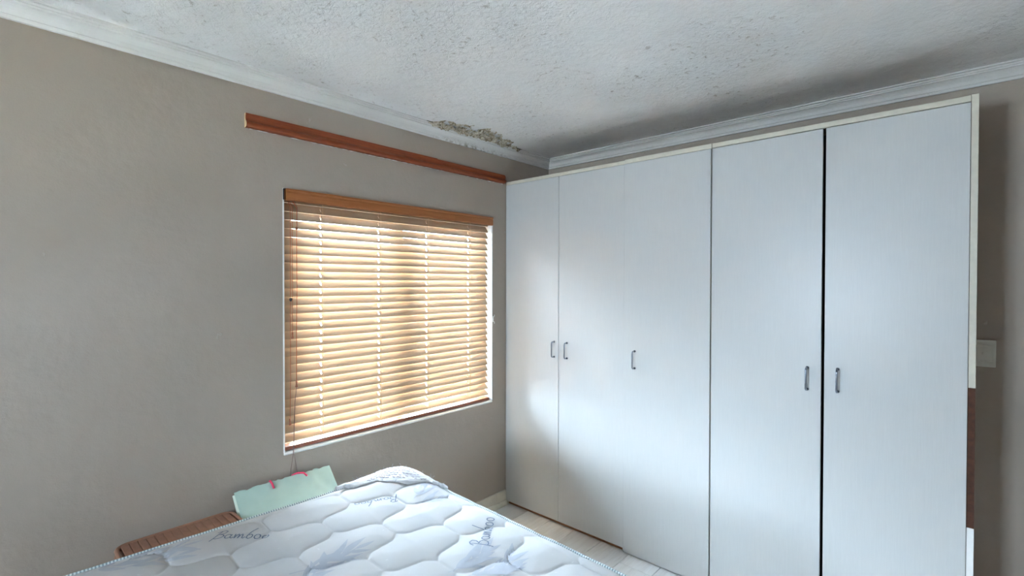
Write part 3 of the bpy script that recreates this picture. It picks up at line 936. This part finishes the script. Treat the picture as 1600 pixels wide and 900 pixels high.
def patch_pt(t, s_):
    i = min(max(t, 0), .999)*PN; j = min(max(s_, 0), .999)*PM_; a_, b_ = int(i), int(j)
    return pv[a_, b_]*(1-(i-a_))*(1-(j-b_)) + pv[a_+1, b_]*(i-a_)*(1-(j-b_)) + pv[a_, b_+1]*(1-(i-a_))*(j-b_) + pv[a_+1, b_+1]*(i-a_)*(j-b_)
bm = bmesh.new()
rg = random.Random(21)
for line in range(6):
    s0 = .16+line*.115; t = .30+rg.uniform(0, .06)
    while t < .72-.02*line:
        if rg.random() < .22: t += .02; continue
        ln = rg.uniform(.008, .03); pts = []
        for k in range(7):
            f_ = k/6; q_ = patch_pt(t+ln*f_, s0 + .035*math.sin(f_*rg.uniform(4, 11))*rg.uniform(.3, 1))
            pts.append((q_[0], q_[1], q_[2]+.0012))
        tube(bm, pts, .0007 if line else .0010, 4)
        t += ln + rg.uniform(.003, .012)
obj('faded_print', bm, M['scribble'], patch)['kind'] = 'stuff'
bm = bmesh.new()
for k in range(26):
    t = rg.random(); q_ = patch_pt(t, rg.choice((0, .99, .99))); d_ = Vector((rg.uniform(-1, 1), rg.uniform(-.5, 1), rg.uniform(.2, 1.2))).normalized()*rg.uniform(.008, .022)
    p0 = Vector(q_); tube(bm, [p0, p0+d_*.5+Vector((rg.uniform(-.004, .004), 0, .002)), p0+d_], .0009, 4)
obj('frayed_threads', bm, M['patch'], patch)['kind'] = 'stuff'

# ------------------------------------------------------------------ suitcase behind the mattress
case = empty('suitcase', (.545, 2.166, 0), R(0), 'brown ribbed suitcase standing between the mattress and the wall', 'suitcase')
def rrect(hx, hy, r, n_=6):
    pts = []
    for sx_, sy_, a0 in ((1, 1, 0), (-1, 1, 90), (-1, -1, 180), (1, -1, 270)):
        for k in range(n_+1):
            t = R(a0+90*k/n_); pts.append((sx_*(hx-r)+r*math.cos(t), sy_*(hy-r)+r*math.sin(t)))
    return pts
HX, HY, CH = .203, .133, .565
def loft(bm, secs):
    rings = [[bm.verts.new((x, y, z)) for x, y in pts] for pts, z in secs]; n_ = len(rings[0])
    for A, B in zip(rings, rings[1:]):
        for k in range(n_):
            f = bm.faces.new((A[k], A[(k+1) % n_], B[(k+1) % n_], B[k])); f.smooth = False
    bm.faces.new(rings[0][::-1]); bm.faces.new(rings[-1]); return rings
bm = bmesh.new()
loft(bm, [(rrect(HX-.02, HY-.02, .03), .03), (rrect(HX, HY, .045), .05), (rrect(HX, HY, .045), CH-.02), (rrect(HX-.004, HY-.004, .043), CH-.006), (rrect(HX-.022, HY-.022, .03), CH-.006)])
obj('shell', bm, M['brown'], case)
for x, y in ((-.16, -.09), (.16, -.09), (-.16, .09), (.16, .09)):
    bm = bmesh.new(); tube(bm, [(x-.012, y, .018), (x+.012, y, .018)], .018, 14); box(bm, x-.016, x+.016, y-.012, y+.012, .02, .045, .002); obj('wheel', bm, M['dark'], case)
bm = bmesh.new(); tube(bm, [(x, y, CH+.001) for x, y in dense(rrect(HX-.007, HY-.007, .04), .05)], .0075, 10, closed=True); obj('rim', bm, M['brownrim'], case)
nr = 14; x0 = -HX+.021; pw = (2*HX-.042)/nr
ribm = None
for k in range(nr):
    xc = x0+pw*(k+.5)
    if ribm is None:
        bm = bmesh.new(); box(bm, -pw/2+.0010, pw/2-.0010, -HY+.017, HY-.017, 0, .0130, .0016, 2)
        o = obj('rib', bm, M['brown'], case, loc=(xc, 0, CH-.006)); ribm = o.data
    else:
        o = bpy.data.objects.new('rib', ribm); o.location = (xc, 0, CH-.006); link(o, case)

# ------------------------------------------------------------------ paper gift bag wedged against the wall
bag = empty('gift_bag', (.967, 2.02, .385), 0, 'mint green paper gift bag with pink ribbon leaning on the wall under the window', 'gift bag')
LEAN = math.atan2(.262, .255)
def bag_pt(x, s_, d_):
    """x along the wall, s_ up the face of the bag, d_ thickness towards the wall"""
    return (x, s_*math.sin(LEAN) - d_*math.cos(LEAN)*-1*0.0 + d_*math.cos(LEAN), s_*math.cos(LEAN) - d_*math.sin(LEAN)*0.0 - d_*math.sin(LEAN))
BWD, BH, BD = .432, .372, .050
def bag_sheet(fx, n_=40, m_=28):
    vs = []; fs = []
    for i in range(n_+1):
        for j in range(m_+1): vs.append(fx(i/n_, j/m_))
    for i in range(n_):
        for j in range(m_):
            k = i*(m_+1)+j; fs.append((k, k+1, k+m_+2, k+m_+1))
    return vs, [], fs
def crumple(u, v, sd, amp=.006):
    return amp*(noise.fractal(Vector((u*5, v*4, sd)), .7, 2, 4) + .8*abs(noise.noise(Vector((u*7+v*3, v*6-u*2, sd+3)))))
def topwave(u, sd): return .010*noise.noise(Vector((u*11, sd, 0))) + .006*noise.noise(Vector((u*27, sd, 3)))
def front(u, v):
    e_ = min(1, 8*min(u, 1-u)); return bag_pt((u-.5)*BWD, v*BH + v*topwave(u, 1)*e_, crumple(u, v, 0)*e_*.9 - .004*math.sin(math.pi*u))
def back(u, v):
    e_ = min(1, 8*min(u, 1-u)); return bag_pt((u-.5)*BWD, v*BH + v*(.010+topwave(u, 5)*1.3)*e_, -.0 + BD*(1-.55*v)*0 - 0 + (-BD*(1-.45*v)*-1)*0 + BD*(.9-.35*v)*-1*-1*0 + BD*(.9-.35*v) + crumple(u, v, 4)*e_)
def gus(side):
    def g(u, v):
        fold = .028*math.sin(math.pi*u)*(1-.25*v)
        d_ = BD*(.9-.35*v)*u
        return bag_pt(side*(BWD/2-fold*.8), v*BH, d_)
    return g
MB2 = M['mint']
bag_front = obj('front_panel', bag_sheet(front), M['mint'], bag, True)
obj('back_panel', bag_sheet(back), M['mint'], bag, True)
o = obj('side_gusset', bag_sheet(gus(-1), 10, 12), M['mintpale'], bag); o['label'] = 'pale folded side gusset'
obj('side_gusset', bag_sheet(gus(1), 10, 12), M['mint'], bag)
obj('bottom_panel', bag_sheet(lambda u, v: bag_pt((u-.5)*BWD, .001, BD*.9*v), 2, 2), M['mint'], bag)
for xr, ln, tw in ((-.061, .040, -.012), (.060, .046, .030)):
    pts = [bag_pt(xr+.000, BH-.035-.0, -.006), bag_pt(xr+tw*.3, BH-.014, -.012), bag_pt(xr+tw*.05-.006, BH+.004, -.008), bag_pt(xr-.022*(1 if tw > 0 else .2), BH+.006, .004), bag_pt(xr-.030*(1 if tw > 0 else .2), BH-.004, .014)]
    if tw > 0: pts[0] = bag_pt(xr+.034, BH-.024, -.008); pts[1] = bag_pt(xr+.022, BH-.006, -.012)
    bm = bmesh.new(); tube(bm, pts, .0042, 8); obj('ribbon_handle', bm, M['pink'], bag)

# ------------------------------------------------------------------ smoothing of bevelled small things is left flat; done
for o in S.objects:
    if o.type == 'MESH': o.data.validate()
